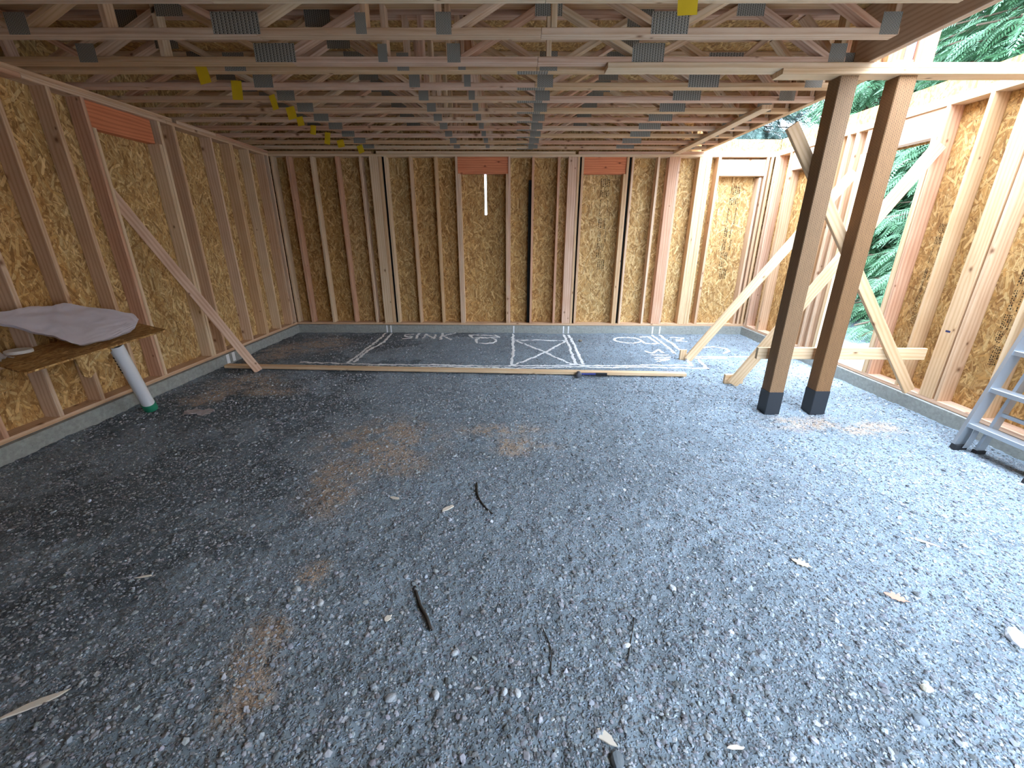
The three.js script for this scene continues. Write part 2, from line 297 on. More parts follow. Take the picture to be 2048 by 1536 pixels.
// plates
stick('bottom_plate', fir(), wallL, [PL - DEEP, PL], [HC + 0.004, HC + 0.042], [ZB - S - DEEP, ZF]);
stick('bottom_plate', fir(), wallR, [PR, PR + DEEP], [HC + 0.004, HC + 0.042], [ZB - S - DEEP, ZF]);
stick('bottom_plate', fir(), wallB, [PL, PR], [HC + 0.004, HC + 0.042], [PB - DEEP, PB]);
for (const [a, b] of [[ZB - S, -5.36], [-5.36, -3.9], [-3.9, -0.4], [-0.4, ZF]]) stick('top_plate', pick(FIR), wallL, [PL - DEEP, PL], [YT, YT + 0.037], [a, b - 0.004]);
for (const [a, b] of [[ZB - S, -6.2], [-6.2, -5.52], [-5.46, -2.2], [-2.2, ZF]]) stick('top_plate', fir(), wallL, [PL - DEEP, PL - 0.002], [YT + 0.038, YB], [a, b - 0.004]);
for (const [a, b] of [[PL, 1.96], [1.96, PR + DEEP]]) stick('top_plate', pick(FIR), wallB, [a, b - 0.003], [YT, YT + 0.037], [PB - DEEP, PB]);
for (const [a, b] of [[PL, -2.3], [-2.22, 0.93], [0.98, PR]]) stick('top_plate', fir(), wallB, [a, b - 0.003], [YT + 0.038, YB], [PB - DEEP, PB - 0.003]);
for (const [a, b] of [[PB, -4.9], [-4.9, -1.3], [-1.3, ZF]]) stick('top_plate', PALE, wallR, [PR, PR + DEEP], [YT, YT + 0.037], [a, b - 0.003]);
for (const [a, b] of [[PB, -3.72], [-3.72, ZF]]) stick('top_plate', PALE, wallR, [PR + 0.003, PR + DEEP], [YT + 0.038, YB], [a, b - 0.003]);
const Y0 = HC + 0.042, Y1 = YT;
const studL = (z, t = 0.038, y1 = Y1, m) => stick('stud', m ?? fir(), wallL, [PL - DEEP, PL], [Y0, y1], [z - t / 2, z + t / 2]);
const studB = (a, b, y1 = Y1, m, d0 = 0) => stick('stud', m ?? fir(), wallB, [a, b], [Y0, y1], [PB - DEEP, PB - d0]);
const studR = (z, t = 0.038, y1 = Y1, m) => stick('stud', m ?? fir(), wallR, [PR, PR + DEEP], [Y0, y1], [z - t / 2, z + t / 2]);
for (const z of [0.8, 0.4, 0, -0.4, -0.8, -1.2, -1.62, -2.03, -2.44, -2.865, -3.285, -3.672, -4.092, -4.388, -5.245, -5.46, -6.078, -6.46, -6.873, -7.262, -7.39]) studL(z);
studL(-5.2, 0.036, 2.598); studL(-6.5, 0.036); studL(-4.43, 0.036, 2.598);
{ const h = stick('header', HEADER, wallL, [PL - DEEP, PL - 0.045], [2.6, YT], [-5.18, -4.41]); h.userData.label = 'reddish header beam'; }
// back wall
for (const [a, b, y] of [[-3.92, -3.882], [-3.665, -3.615], [-3.285, -3.245], [-2.885, -2.845], [-2.505, -2.465], [-2.2, -2.148], [-2.107, -2.069], [-1.711, -1.673], [-1.31, -1.27], [-0.977, -0.939], [-0.938, -0.9, 2.586], [-0.17, -0.132, 2.586], [-0.131, -0.093], [0.248, 0.286], [0.66, 0.698], [0.97, 1.007], [1.037, 1.074], [1.71, 1.748, 2.586], [1.749, 1.787], [1.832, 1.868], [2.236, 2.274], [3.19, 3.234], [3.88, 3.915, 2.54], [3.95, 3.99], [4.018, 4.058]]) studB(a, b, y);
for (const [a, b] of [[-2.344, -2.204], [0.826, 0.966], [2.416, 2.556]]) { stick('stud', fir(), wallB, [a, b], [Y0, Y1], [PB - 0.038, PB]); stick('stud', fir(), wallB, [a, a + 0.038], [Y0, Y1], [PB - DEEP, PB - 0.039]); }
studB(2.557, 2.595);
for (let i = 0; i < 5; i++) studB(2.89 + i * 0.0395, 2.928 + i * 0.0395, Y1, PALE, i === 2 ? 0.004 : 0);
for (const [a, b, m] of [[-0.938, -0.132, HEADER], [1.075, 1.748, HEADER]]) { const h = stick('header', m, wallB, [a, b], [2.588, YT], [PB - 0.12, PB - 0.02]); h.userData.label = 'reddish header beam'; }
stick('header', FIR[4], wallB, [3.236, 3.948], [2.6, YT - 0.03], [PB - 0.12, PB - 0.03]).userData.label = 'pale header beam';
stick('header_sill', PALE, wallB, [3.236, 3.948], [2.562, 2.6], [PB - 0.135, PB - 0.004]);
for (const [a, b] of [[-2.147, -2.108], [1.008, 1.036], [1.788, 1.831], [0.2, 0.247]]) stick('felt_strip', FELT, wallB, [a, b], [Y0, a === 0.2 ? 2.5 : Y1], [PB - DEEP + 0.001, PB - 0.045]).userData.label = 'black gap filler strip between studs';
// right wall: rough opening for a door between z -5.5 and -4.7
for (const z of [-7.36, -7.3, -6.99, -5.98, -5.86, -5.72, -4.612, -4.225, -3.78, -3.39, -2.98, -2.57, -2.16, -1.75, -1.34, -0.93, -0.5, -0.1, 0.3, 0.7, 0.97]) studR(z, 0.038, Y1, z > -5 ? pick([FIR[1], FIR[3], FIR[5], PALE]) : undefined);
studR(-5.56, 0.06, 2.575, PALE); studR(-4.668, 0.06, 2.575, PALE); studR(-6.06, 0.036, 2.575); studR(-6.94, 0.036, 2.575);
{ const f = stick('stud', FIR[3], wallR, [PR, PR + 0.038], [Y0, Y1], [-3.96, -3.82]); f.userData.label = 'flat-set backing stud'; mesh('ink_mark', new THREE.BoxGeometry(0.001, 0.018, 0.045), new THREE.MeshStandardMaterial({ color: '#2b2f55', roughness: 0.8 }), f, [-0.0192, 0.83 - (Y0 + Y1) / 2, 0.0]); }
stick('header', FIR[4], wallR, [PR + 0.02, PR + 0.12], [2.578, YT], [-5.585, -4.635]).userData.label = 'header beam over the door opening';
stick('header', FIR[4], wallR, [PR + 0.02, PR + 0.12], [2.578, YT], [-6.965, -6.04]).userData.label = 'header beam';
// OSB sheathing, sheet by sheet
function sheet(parent, X, Y, Z, m) {
  const dx = X[1] - X[0], dy = Y[1] - Y[0], dz = Z[1] - Z[0], g = new THREE.BoxGeometry(dx, dy, dz), U = g.attributes.uv, A = g.attributes.position, N = g.attributes.normal, o = rr(0, 1), p = rr(0, 2), f = rnd() < 0.5 ? -1 : 1;
  for (let i = 0; i < A.count; i++) { const x = A.getX(i), y = A.getY(i), z = A.getZ(i); const nx = Math.abs(N.getX(i)) > 0.5, ny = Math.abs(N.getY(i)) > 0.5; U.setXY(i, f * (nx ? z : x) + o, (ny ? z : y) + p); }
  return mesh('sheathing_panel', g, m ?? pick(OSB), parent, [(X[0] + X[1]) / 2, (Y[0] + Y[1]) / 2, (Z[0] + Z[1]) / 2]);
}
const TH = 0.012, OY = HC + 0.006;
for (let z = -7.5529; z < ZF - 0.05; z += 1.22) sheet(wallL, [PL - DEEP - TH, PL - DEEP - 0.001], [OY, YB + TD - 0.0002], [z + 0.0002, Math.min(z + 1.2198, ZF)]);
const BZ = [PB - DEEP - TH, PB - DEEP - 0.001];
for (const [a, b] of [[PL - DEEP - TH, -3.0], [-3.0, -1.78], [-1.78, -0.523]]) sheet(wallB, [a + 0.0002, b - 0.0002], [OY, YB + TD - 0.0002], BZ);
sheet(wallB, [-0.5229, 0.6809], [OY, 1.98], BZ, OSB[1]); sheet(wallB, [-0.49, 0.6809], [1.9802, YB + TD - 0.0002], BZ, OSB[1]); sheet(wallB, [-0.5228, -0.4902], [2.62, YB + TD - 0.0002], BZ, OSB[1]);
for (const [a, b, c] of [[0.681, 1.81, YB + TD - 0.0002], [1.81, 2.96, YB + TD - 0.0002], [2.96, PR + DEEP, 3.1]]) sheet(wallB, [a + 0.0002, b - 0.0002], [OY, c], BZ);
const RX = [PR + DEEP + 0.001, PR + DEEP + TH];
for (const [a, b] of [[-7.54, -6.32], [-6.32, -5.59]]) sheet(wallR, RX, [OY, 3.1], [a + 0.0002, b - 0.0002]);
sheet(wallR, RX, [2.56, 3.1], [-5.589, -4.64], OSB[1]);
for (let z = -4.639; z < ZF - 0.05; z += 1.22) sheet(wallR, RX, [OY, 3.1], [z + 0.0002, Math.min(z + 1.2198, ZF)]);
// mill stamps printed on the sheets
function stamp(parent, w, h, pos, ry = 0) { const m = mesh('mill_stamp', new THREE.PlaneGeometry(w, h), STAMP, parent, pos); m.rotation.y = ry; m.userData.label = 'faded black mill printing'; }
stamp(wallB, 0.17, 1.45, [1.46, 1.83, BZ[1] + 0.0015]); stamp(wallB, 0.17, 1.5, [3.6, 1.7, BZ[1] + 0.0015]);
stamp(wallR, 0.09, 1.5, [RX[0] - 0.0015, 1.35, -3.57], -Math.PI / 2); stamp(wallR, 0.09, 1.0, [RX[0] - 0.0015, 1.3, -4.42], -Math.PI / 2);
// anchor rod standing in a stud bay of the left wall
mesh('anchor_rod', new THREE.CylinderGeometry(0.008, 0.008, 0.22, 8), new THREE.MeshStandardMaterial({ color: '#c98d80', roughness: 0.6 }), wallL, [PL - 0.05, HC + 0.04 + 0.11, -5.49]);
// front wall behind the camera  with a wide right opening sized for the light
sheet(wallF, [PL - DEEP, 0], [-0.1, YB + TD], [ZF, ZF + 0.02]); sheet(wallF, [0, 1.4], [-0.1, YB + TD], [ZF, ZF + 0.02]); sheet(wallF, [1.4, 2.69], [2.4, YB + TD], [ZF, ZF + 0.02]); sheet(wallF, [2.69, PR + DEEP], [2.4, 3.1], [ZF, ZF + 0.02]);
for (let x = -3.9; x < 1.35; x += 0.406) stick('stud', fir(), wallF, [x, x + 0.038], [0.02, YT], [ZF - DEEP, ZF - 0.001]);
stick('header', HEADER, wallF, [1.4, PR - 0.1], [2.4, YT], [ZF - 0.12, ZF - 0.001]);

// ---------------------------------------------------------------- ceiling: subfloor sheets over floor trusses
const ceiling = structure('ceiling');
const CX = 2.7, CXB = 2.94;
{
  let row = 0;
  for (let z = PB - DEEP - TH; z < ZF - 0.01; z += 1.22, row++) {
    const z1 = Math.min(z + 1.2198, ZF), end = z1 < -3.8 ? CXB : CX;
    for (let x = PL - DEEP - TH - (row % 2 ? 1.22 : 0); x < end - 0.02; x += 2.44) {
      const a = Math.max(x, PL - DEEP - TH), b = Math.min(x + 2.4398, end); if (b - a < 0.03) continue;
      sheet(ceiling, [a, b], [YB + TD, YB + TD + 0.018], [z, z1]).name = 'subfloor_panel';
    }
  }
}
sheet(ceiling, [CX, PR + DEEP + TH], [YB + TD, YB + TD + 0.018], [-0.9, ZF]).name = 'subfloor_panel'; sheet(wallR, RX, [3.1001, YB + TD - 0.0002], [-0.9, ZF]);  // unseen panel and sheet added at the near right to dim the floor
// rim boards along the stair opening
tag(stick('rim_board', FIR[3], scene, [CXB - 0.045, CXB + 0.02], [YB + 0.001, YB + TD - 0.001], [PB + 0.002, -3.96]), 'long rim board closing the truss ends behind the posts', 'rim board');
tag(stick('rim_board', FIR[0], scene, [CX - 0.05, CX], [YB + 0.001, YB + TD - 0.001], [-3.975, ZF - 0.15]), 'rim board along the stair opening nearest the camera', 'rim board');

const ZN = V(0, 0, 1);
function trussParts(t, spec) {
  const { x0, x1, webs, verts, plates, splices, under } = spec, zc = -0.0445;
  const cuts = [x0, ...splices, x1];
  for (let i = 0; i < cuts.length - 1; i++) stick('bottom_chord', pick(FIR), t, [cuts[i], cuts[i + 1] - 0.003], [0.001, 0.039], [-0.089, 0]);
  stick('top_chord', fir(), t, [x0, x1], [TD - 0.039, TD - 0.001], [-0.089, 0]);
  for (const [a, b] of webs) mesh('web', spanGeo(V(a, 0.034, zc), V(b, TD - 0.034, zc), 0.038, 0.086, ZN), fir(), t);
  for (const x of verts) stick('web', fir(), t, [x - 0.019, x + 0.019], [0.04, TD - 0.04], [-0.0875, -0.0015]);
  for (const [x, w, y, h] of plates) mesh('connector_plate', new THREE.BoxGeometry(w, h, 0.002), STEEL, t, [x, y, 0.0005]);
  for (const [a, b] of under) mesh('connector_plate', new THREE.BoxGeometry(b - a, 0.002, 0.07), STEEL, t, [(a + b) / 2, 0.0005, -0.045]);
}
const F = { x0: PL - DEEP + 0.03, x1: 2.48, splices: [-1.72, 0.16],
  webs: [[-3.9, -3.95], [-3.33, -3.95], [-3.28, -2.62], [-1.86, -2.55], [-1.8, -1.12], [-0.42, 0.2], [0.95, 0.27], [1.03, 1.68], [2.36, 1.74]],
  verts: [-2.7, -1.0, -0.52, 0.24, 2.44], plates: [[-3.28, 0.14, 0.06, 0.12], [-1.84, 0.31, 0.062, 0.12], [-1.02, 0.07, 0.06, 0.115], [-0.48, 0.1, 0.06, 0.12], [0.99, 0.24, 0.062, 0.12], [2.41, 0.12, 0.06, 0.12], [-2.58, 0.2, TD - 0.06, 0.11], [0.23, 0.2, TD - 0.06, 0.11], [1.71, 0.2, TD - 0.06, 0.11]], under: [] };
const R = { x0: PL - DEEP + 0.03, x1: 2.89, splices: [0.16],
  webs: [[-3.85, -3.1], [-2.32, -3.0], [-2.22, -1.6], [-0.96, -1.5], [-0.36, -0.4], [0.22, -0.38], [0.3, 0.92], [1.6, 0.98], [1.72, 2.15], [2.58, 2.22]],
  verts: [-0.88, -0.76, -0.47, -0.4, 2.7, 2.86], plates: [[-2.26, 0.17, 0.06, 0.125], [-0.91, 0.095, 0.06, 0.12], [-0.44, 0.06, 0.055, 0.1], [0.25, 0.14, 0.065, 0.13], [1.65, 0.27, 0.062, 0.12], [2.62, 0.15, 0.06, 0.12], [-3.05, 0.2, TD - 0.06, 0.11], [-1.55, 0.2, TD - 0.06, 0.11], [0.95, 0.2, TD - 0.06, 0.11]], under: [[0.0, 0.25]] };
function yellowTag(t, x, w, h, a) {
  const g = new THREE.PlaneGeometry(w, h, 4, 4), A = g.attributes.position;
  for (let i = 0; i < A.count; i++) A.setZ(i, 0.012 * noise(A.getX(i) * 12, A.getY(i) * 12, x) + 0.01 * Math.max(0, -A.getY(i) / h));
  g.computeVertexNormals(); const m = mesh('yellow_tag', g, YELLOW, t, [x, 0.02 - h * 0.32, 0.012]); m.rotation.z = a; m.userData.label = 'yellow paper tag';
}
const order = ['nearest the camera, with its chord along the top of view', 'second from the camera, with two wide metal plates', 'third from the camera, resting on the doubled beam plates', 'right behind the doubled beam plates', 'second behind the doubled beam plates', 'third behind the doubled beam plates', 'sixth from the back wall', 'fifth from the back wall', 'fourth from the back wall', 'third from the back wall', 'second from the back wall', 'closest to the back wall'];
[-2.868, -3.341, -3.814, -3.985, -4.386, -4.772, -5.171, -5.556, -5.965, -6.379, -6.813, -7.2].forEach((z, i) => {
  const t = thing('floor_truss', 'open-web wooden floor truss ' + order[i], 'truss', [0, YB, z], 'floor trusses under the subfloor');
  trussParts(t, i < 3 ? F : R);
  if (i === 0) yellowTag(t, 0.93, 0.11, 0.14, 0.05);
  if (i > 2) yellowTag(t, [-2.52, -2.5, -2.38, -2.41, -2.5, -2.54, -2.54, -2.53, -2.38][i - 3], rr(0.06, 0.1), rr(0.09, 0.15), rr(-0.4, 0.5));
});
// flat brace nailed under the trusses, running to the back wall
tag(stick('ceiling_brace', FIR[2], scene, [2.46, 2.565], [2.868, 2.9055], [-7.4, -4.9]), 'flat lumber brace running under the trusses to the back wall', 'brace');

// ---------------------------------------------------------------- doubled plates on two treated posts
tag(stick('beam_plate', FIR[2], scene, [0.69, PR - 0.002], [2.8685, 2.9055], [-3.945, -3.8]), 'upper of the two doubled beam plates, reaching further left', 'beam');
tag(stick('beam_plate', PALE, scene, [2.02, PR - 0.002], [2.831, 2.868], [-3.945, -3.8]), 'lower of the two doubled beam plates, resting on both posts', 'beam');
const postTex = (() => { // brown stain with rows of incising cuts
  const t = canvasTex(512, 512, (c, W, H) => {
    c.fillStyle = '#876848'; c.fillRect(0, 0, W, H);
    for (let i = 0; i < 900; i++) { const v = rr(-22, 22); c.fillStyle = rgb(140 + v, 108 + v * 0.8, 76 + v * 0.6, 0.35); c.fillRect(rr(-60, W), rr(0, H), rr(40, 220), rr(1, 4)); }
    for (let i = 0; i < 32; i++) for (let j = 0; j < 32; j++) { c.fillStyle = rgb(70, 48, 30, rr(0.45, 0.85)); c.fillRect(i * 16 + (j % 2) * 8, j * 16 + 5, 11, 4); }
  });
  t.repeat.set(4, 1.2); return t;
})();
const POST = new THREE.MeshStandardMaterial({ map: postTex, roughness: 0.8 }), POST2 = new THREE.MeshStandardMaterial({ map: postTex, color: '#f6ead6', roughness: 0.8 });
const BOOT = new THREE.MeshStandardMaterial({ color: '#23282e', roughness: 0.5 });
for (const [x0, x1, yb, m, label] of [[2.485, 2.625, 0.23, POST, 'brown treated timber post with black boot, left of the two'], [2.932, 3.072, 0.245, POST2, 'brown treated timber post with black boot, nearer the right wall']]) {
  const xc = (x0 + x1) / 2, t = thing('timber_post', label, 'post', [xc, 0, -3.9], 'treated posts under the beam');
  stick('post', m, t, [-0.07, 0.07], [0.0, 2.8305], [-0.07, 0.07], 0.005);
  const b = stick('boot', BOOT, t, [-0.0735, 0.0735], [-0.02, yb], [-0.0735, 0.0735], 0.005); b.userData.label = 'black waterproof wrap around the foot';
}
// temporary braces
tag(mesh('brace', spanGeo(V(2.275, 2.53, -3.991), V(3.985, 0.2, -3.991), 0.1, 0.036, ZN), FIR[3]), 'diagonal brace falling from the left post to the right wall', 'brace', 'temporary braces');
tag(stick('brace', PALE, scene, [2.4, 4.056], [0.515, 0.63], [-4.048, -4.012]), 'horizontal brace nailed across the posts at knee height', 'brace', 'temporary braces');
tag(mesh('brace', spanGeo(V(2.43, 0.02, -5.68), V(4.0, 2.38, -5.53), 0.11, 0.038, V(-0.1, 0, 1)), PALE), 'diagonal brace from floor by chalk marks up to right wall', 'brace', 'temporary braces');
tag(mesh('brace', spanGeo(V(2.56, 0.02, -4.655), V(4.05, 2.5, -4.565), 0.12, 0.038, V(-0.06, 0, 1)), PALE), 'diagonal brace rising past both posts to the door jamb', 'brace', 'temporary braces');
tag(mesh('brace', spanGeo(V(-3.29, 0.02, -5.06), V(-3.985, 2.08, -4.43), 0.1, 0.036, V(0.8, 0.1, 1)), FIR[4]), 'diagonal brace leaning on the left wall studs', 'brace', 'temporary braces');
tag(stick('stake', PALE, scene, [2.33, 2.42], [-0.03, 0.15], [-5.745, -5.71]), 'short wooden stake behind the foot of the rear brace', 'stake', 'brace stakes');
tag(stick('stake', PALE, scene, [2.5, 2.72], [0.0, 0.115], [-4.76, -4.722]), 'short block on edge behind the foot of the nearer brace', 'stake', 'brace stakes');
// long board on the ground
tag(mesh('board', spanGeo(V(-3.8, 0.034, -5.215), V(2.13, 0.034, -4.975), 0.089, 0.038, V(0, 1, 0)), PALE), 'long straight board lying flat in front of the chalk lines', 'board');
{ // small mallet leaning on the board
  const t = thing('mallet', 'small mallet with grey round head and blue black handle', 'mallet', [0.79, 0.02, -4.93]);
  const hd = new THREE.LatheGeometry([[0, -0.042], [0.026, -0.042], [0.033, -0.03], [0.034, 0.0], [0.033, 0.03], [0.026, 0.042], [0, 0.042]].map(([a, b]) => new THREE.Vector2(a, b)), 18);
  hd.rotateX(Math.PI / 2); mesh('head', hd, new THREE.MeshStandardMaterial({ color: '#5b5b60', roughness: 0.6 }), t, [0, 0.02, 0]);
  const hg = new THREE.CylinderGeometry(0.011, 0.013, 0.19, 12); hg.rotateZ(Math.PI / 2); mesh('handle', hg, new THREE.MeshStandardMaterial({ color: '#27357e', roughness: 0.5 }), t, [0.125, 0.024, 0]);
  const gg = new THREE.CylinderGeometry(0.0155, 0.015, 0.14, 12); gg.rotateZ(Math.PI / 2); mesh('grip', gg, new THREE.MeshStandardMaterial({ color: '#17171a', roughness: 0.8 }), t, [0.28, 0.024, 0]);
}

// ---------------------------------------------------------------- shelf sheet, wrapping, lid, pipe by the left wall
{
  const t = thing('work_shelf', 'angled sheet shelf with bracket fixed to the left wall', 'shelf', [0, 0.8, 0]);
  const sh = new THREE.Shape([[-3.257, -2.598], [-3.37, -3.938], [-3.93, -4.252], [-3.93, -2.91]].map(([x, z]) => new THREE.Vector2(x, -z)));
  const g = new THREE.ExtrudeGeometry(sh, { depth: 0.013, bevelEnabled: false }); g.rotateX(-Math.PI / 2); g.translate(0, -0.013, 0);
  mesh('shelf_board', g, OSB[1], t);
  const b = new THREE.Shape([[3.14, -0.013], [3.56, -0.013], [3.21, -0.245], [3.165, -0.22]].map(([q, w]) => new THREE.Vector2(q, w)));
  const bg = new THREE.ExtrudeGeometry(b, { depth: 0.016, bevelEnabled: false }); const bm = mesh('bracket', bg, OSB[0], t, [-3.5, 0, 0]); bm.rotation.y = Math.PI / 2; bm.userData.label = 'angled panel bracket under the shelf';
  stick('cleat', FIR[0], t, [-3.931, -3.893], [-0.103, -0.014], [-4.2, -2.95]);
}
{ // crumpled film propped up against the studs
  const prof = [[-3.845, 1.125, -2.92], [-3.83, 1.118, -3.12], [-3.84, 1.125, -3.302], [-3.825, 1.11, -3.42], [-3.83, 1.117, -3.521], [-3.73, 1.045, -3.708], [-3.615, 0.96, -3.9], [-3.552, 0.914, -3.88]];
  const low = [[-3.79, 1.09, -2.91], [-3.71, 1.03, -3.02], [-3.64, 0.96, -3.09], [-3.588, 0.93, -3.13], [-3.525, 0.88, -3.165], [-3.459, 0.83, -3.2], [-3.462, 0.835, -3.46], [-3.485, 0.85, -3.73]];
  const nu = 40, nv = 26, pos = [], idx = [], at = (a, u) => { const s = u * (a.length - 1), i = Math.min(a.length - 2, Math.floor(s)), f = s - i; return V(...a[i]).lerp(V(...a[i + 1]), f); };
  for (const side of [0, 1]) for (let j = 0; j <= nv; j++) for (let i = 0; i <= nu; i++) {
    const p = at(prof, i / nu).lerp(at(low, i / nu), j / nv), r = 0.013 * noise(p.x * 9, p.z * 7, p.y * 9) + 0.009 * noise(p.z * 30, p.x * 25, 4), e = Math.min(i, nu - i, j, nv - j) ? 1 : 0;
    const thick = side * e * 0.022; p.x += r * 0.6 - thick * 0.5; p.y += r * 0.8 - thick; p.x = Math.max(p.x, -3.925); pos.push(p.x, p.y, p.z);
  }
  const n0 = (nu + 1) * (nv + 1);
  for (const side of [0, 1]) for (let j = 0; j < nv; j++) for (let i = 0; i < nu; i++) { const a = side * n0 + j * (nu + 1) + i, b = a + nu + 1; if (side) idx.push(a, b, a + 1, a + 1, b, b + 1); else idx.push(a, a + 1, b, a + 1, b + 1, b); }
  const g = new THREE.BufferGeometry(); g.setAttribute('position', new THREE.Float32BufferAttribute(pos, 3)); g.setIndex(idx); g.computeVertexNormals();
  tag(mesh('plastic_wrap', g, new THREE.MeshPhysicalMaterial({ color: '#d8d0d6', roughness: 0.45, transmission: 0.12, thickness: 0, side: THREE.DoubleSide })), 'large pale lilac sheet of plastic wrap on the shelf', 'plastic wrap');
}
{ // looser clear film at the near end of the shelf
  const g = new THREE.PlaneGeometry(0.34, 0.3, 26, 22), A = g.attributes.position; g.rotateX(-Math.PI / 2);
  for (let i = 0; i < A.count; i++) { const x = A.getX(i), z = A.getZ(i); const k = 1 - Math.min(1, Math.hypot(x / 0.2, z / 0.18)); A.setY(i, 0.006 + 0.13 * k * (1 + noise(x * 14, z * 14, 2)) + 0.02 * Math.abs(noise(x * 28, z * 28, 6))); A.setX(i, x + 0.03 * noise(z * 11, x * 9, 3)); }
  g.computeVertexNormals();
  const m = mesh('plastic_film', g, new THREE.MeshPhysicalMaterial({ color: '#c9c6c4', roughness: 0.3, transmission: 0.4, thickness: 0, side: THREE.DoubleSide }), scene, [-3.77, 0.8, -2.83]); m.rotation.y = 0.3; m.scale.set(0.6, 1, 0.55);
  tag(m, 'crumpled clear film at the left end of the shelf', 'plastic film');
}
{
  const p = [[0, 0.012], [0.03, 0.013], [0.045, 0.019], [0.066, 0.019], [0.07, 0.024], [0.077, 0.024], [0.08, 0.018], [0.08, 0.0], [0.074, 0.0], [0.07, 0.004], [0, 0.004]].map(([a, b]) => new THREE.Vector2(a, b));
  tag(mesh('bucket_lid', new THREE.LatheGeometry(p, 36), new THREE.MeshStandardMaterial({ color: '#ece9e2', roughness: 0.4 }), scene, [-3.84, 0.801, -3.085]), 'round white plastic lid lying on the shelf', 'lid');
}
{
  const a = V(-3.655, 0.004, -3.83), b = V(-3.484, 0.76, -3.5), d = V().subVectors(b, a), L = d.length();
  const t = thing('drain_pipe', 'white plastic pipe with green end propped under the shelf', 'pipe', a.toArray());
  t.quaternion.setFromUnitVectors(V(0, 1, 0), d.clone().normalize());
  const tube = (r0, r1, y0, y1) => new THREE.LatheGeometry([[r1, y0], [r0, y0], [r0, y1], [r1, y1], [r1, y0]].map(([q, w]) => new THREE.Vector2(q, w)), 30);
  const pp = mesh('pipe', tube(0.054, 0.049, 0.03, L), new THREE.MeshStandardMaterial({ color: '#eeeff0', roughness: 0.35 }), t);
  const c = mesh('end_cap', tube(0.059, 0.045, 0.02, 0.1), new THREE.MeshStandardMaterial({ color: '#2f8a68', roughness: 0.4 }), t); c.userData.label = 'green end fitting';
  mesh('end_plug', new THREE.CylinderGeometry(0.05, 0.05, 0.03, 24), new THREE.MeshStandardMaterial({ color: '#e8efec', roughness: 0.4 }), c, [0, 0.04, 0]);
  for (let i = 0; i < 6; i++) mesh('printed_mark', new THREE.BoxGeometry(0.02, rr(0.01, 0.02), 0.001), FELT, pp, [-0.02, L - 0.12 - i * 0.035, 0.0505]);
}

// ---------------------------------------------------------------- folding step ladder leaning on the right wall
{
  const t = thing('step_ladder', 'aluminium step ladder leaning by the right wall', 'ladder', [3.66, 0, -2.87]);
  const AL = new THREE.MeshStandardMaterial({ color: '#b9c0c6', metalness: 0.75, roughness: 0.38 }), RUB = new THREE.MeshStandardMaterial({ color: '#1d1e20', roughness: 0.8 });
  const lean = 0.2, H = 1.9; // x gained per metre of height
  const channel = (w, dep, L) => { const s = new THREE.Shape([[0, 0], [w, 0], [w, dep], [w - 0.003, dep], [w - 0.003, 0.003], [0.003, 0.003], [0.003, dep], [0, dep]].map(([a, b]) => new THREE.Vector2(a, b))); const g = new THREE.ExtrudeGeometry(s, { depth: L, bevelEnabled: false }); g.rotateX(-Math.PI / 2); return g; };
  const shear = (g) => { g.applyMatrix4(new THREE.Matrix4().set(1, lean, 0, 0, 0, 1, 0, 0, 0, 0, 1, 0, 0, 0, 0, 1)); g.computeVertexNormals(); return g; };
  for (const s of [-1, 1]) {
    const r = channel(0.085, 0.028, H); if (s < 0) r.scale(1, 1, 1); else r.scale(1, 1, -1);
    const sr = mesh('side_rail', shear(r), AL, t, [0, 0.015, s * 0.265]);
    mesh('rubber_foot', shear(new THREE.BoxGeometry(0.1, 0.045, 0.045)), RUB, sr, [0.045, 0.005, 0]);
    const rr2 = channel(0.06, 0.024, H - 0.1); const rl = mesh('rear_rail', shear(rr2), AL, t, [0.105, 0.012, s * 0.2 + (s < 0 ? 0.02 : 0)]);
    mesh('rubber_foot', shear(new THREE.BoxGeometry(0.075, 0.03, 0.04)), RUB, rl, [0.033, 0.001, -0.012]);
    const gs = new THREE.Shape(); gs.moveTo(0.03, 0.03); gs.lineTo(0.075, 0.03); gs.quadraticCurveTo(0.13, 0.16, 0.1, 0.235); gs.lineTo(0.06, 0.235); gs.quadraticCurveTo(0.07, 0.14, 0.03, 0.03);
    mesh('foot_brace', new THREE.ExtrudeGeometry(gs, { depth: 0.004, bevelEnabled: false }), AL, t, [0, 0, s * 0.225]);
  }
  for (let k = 0; k < 5; k++) {
    const y = 0.235 + k * 0.305, g = mergeGeometries([lumber(0.53, 0.005, 0.085, 0.001), lumber(0.53, 0.034, 0.005, 0.001).translate(0, -0.016, 0.041), lumber(0.53, 0.034, 0.005, 0.001).translate(0, -0.016, -0.041)]); g.rotateY(Math.PI / 2);
    mesh('step', g, AL, t, [0.045 + lean * y, y, 0]);
  }
  stick('rear_bar', AL, t, [0.11 + lean * 0.35, 0.135 + lean * 0.35], [0.33, 0.36], [-0.2, 0.2], 0.002);
}

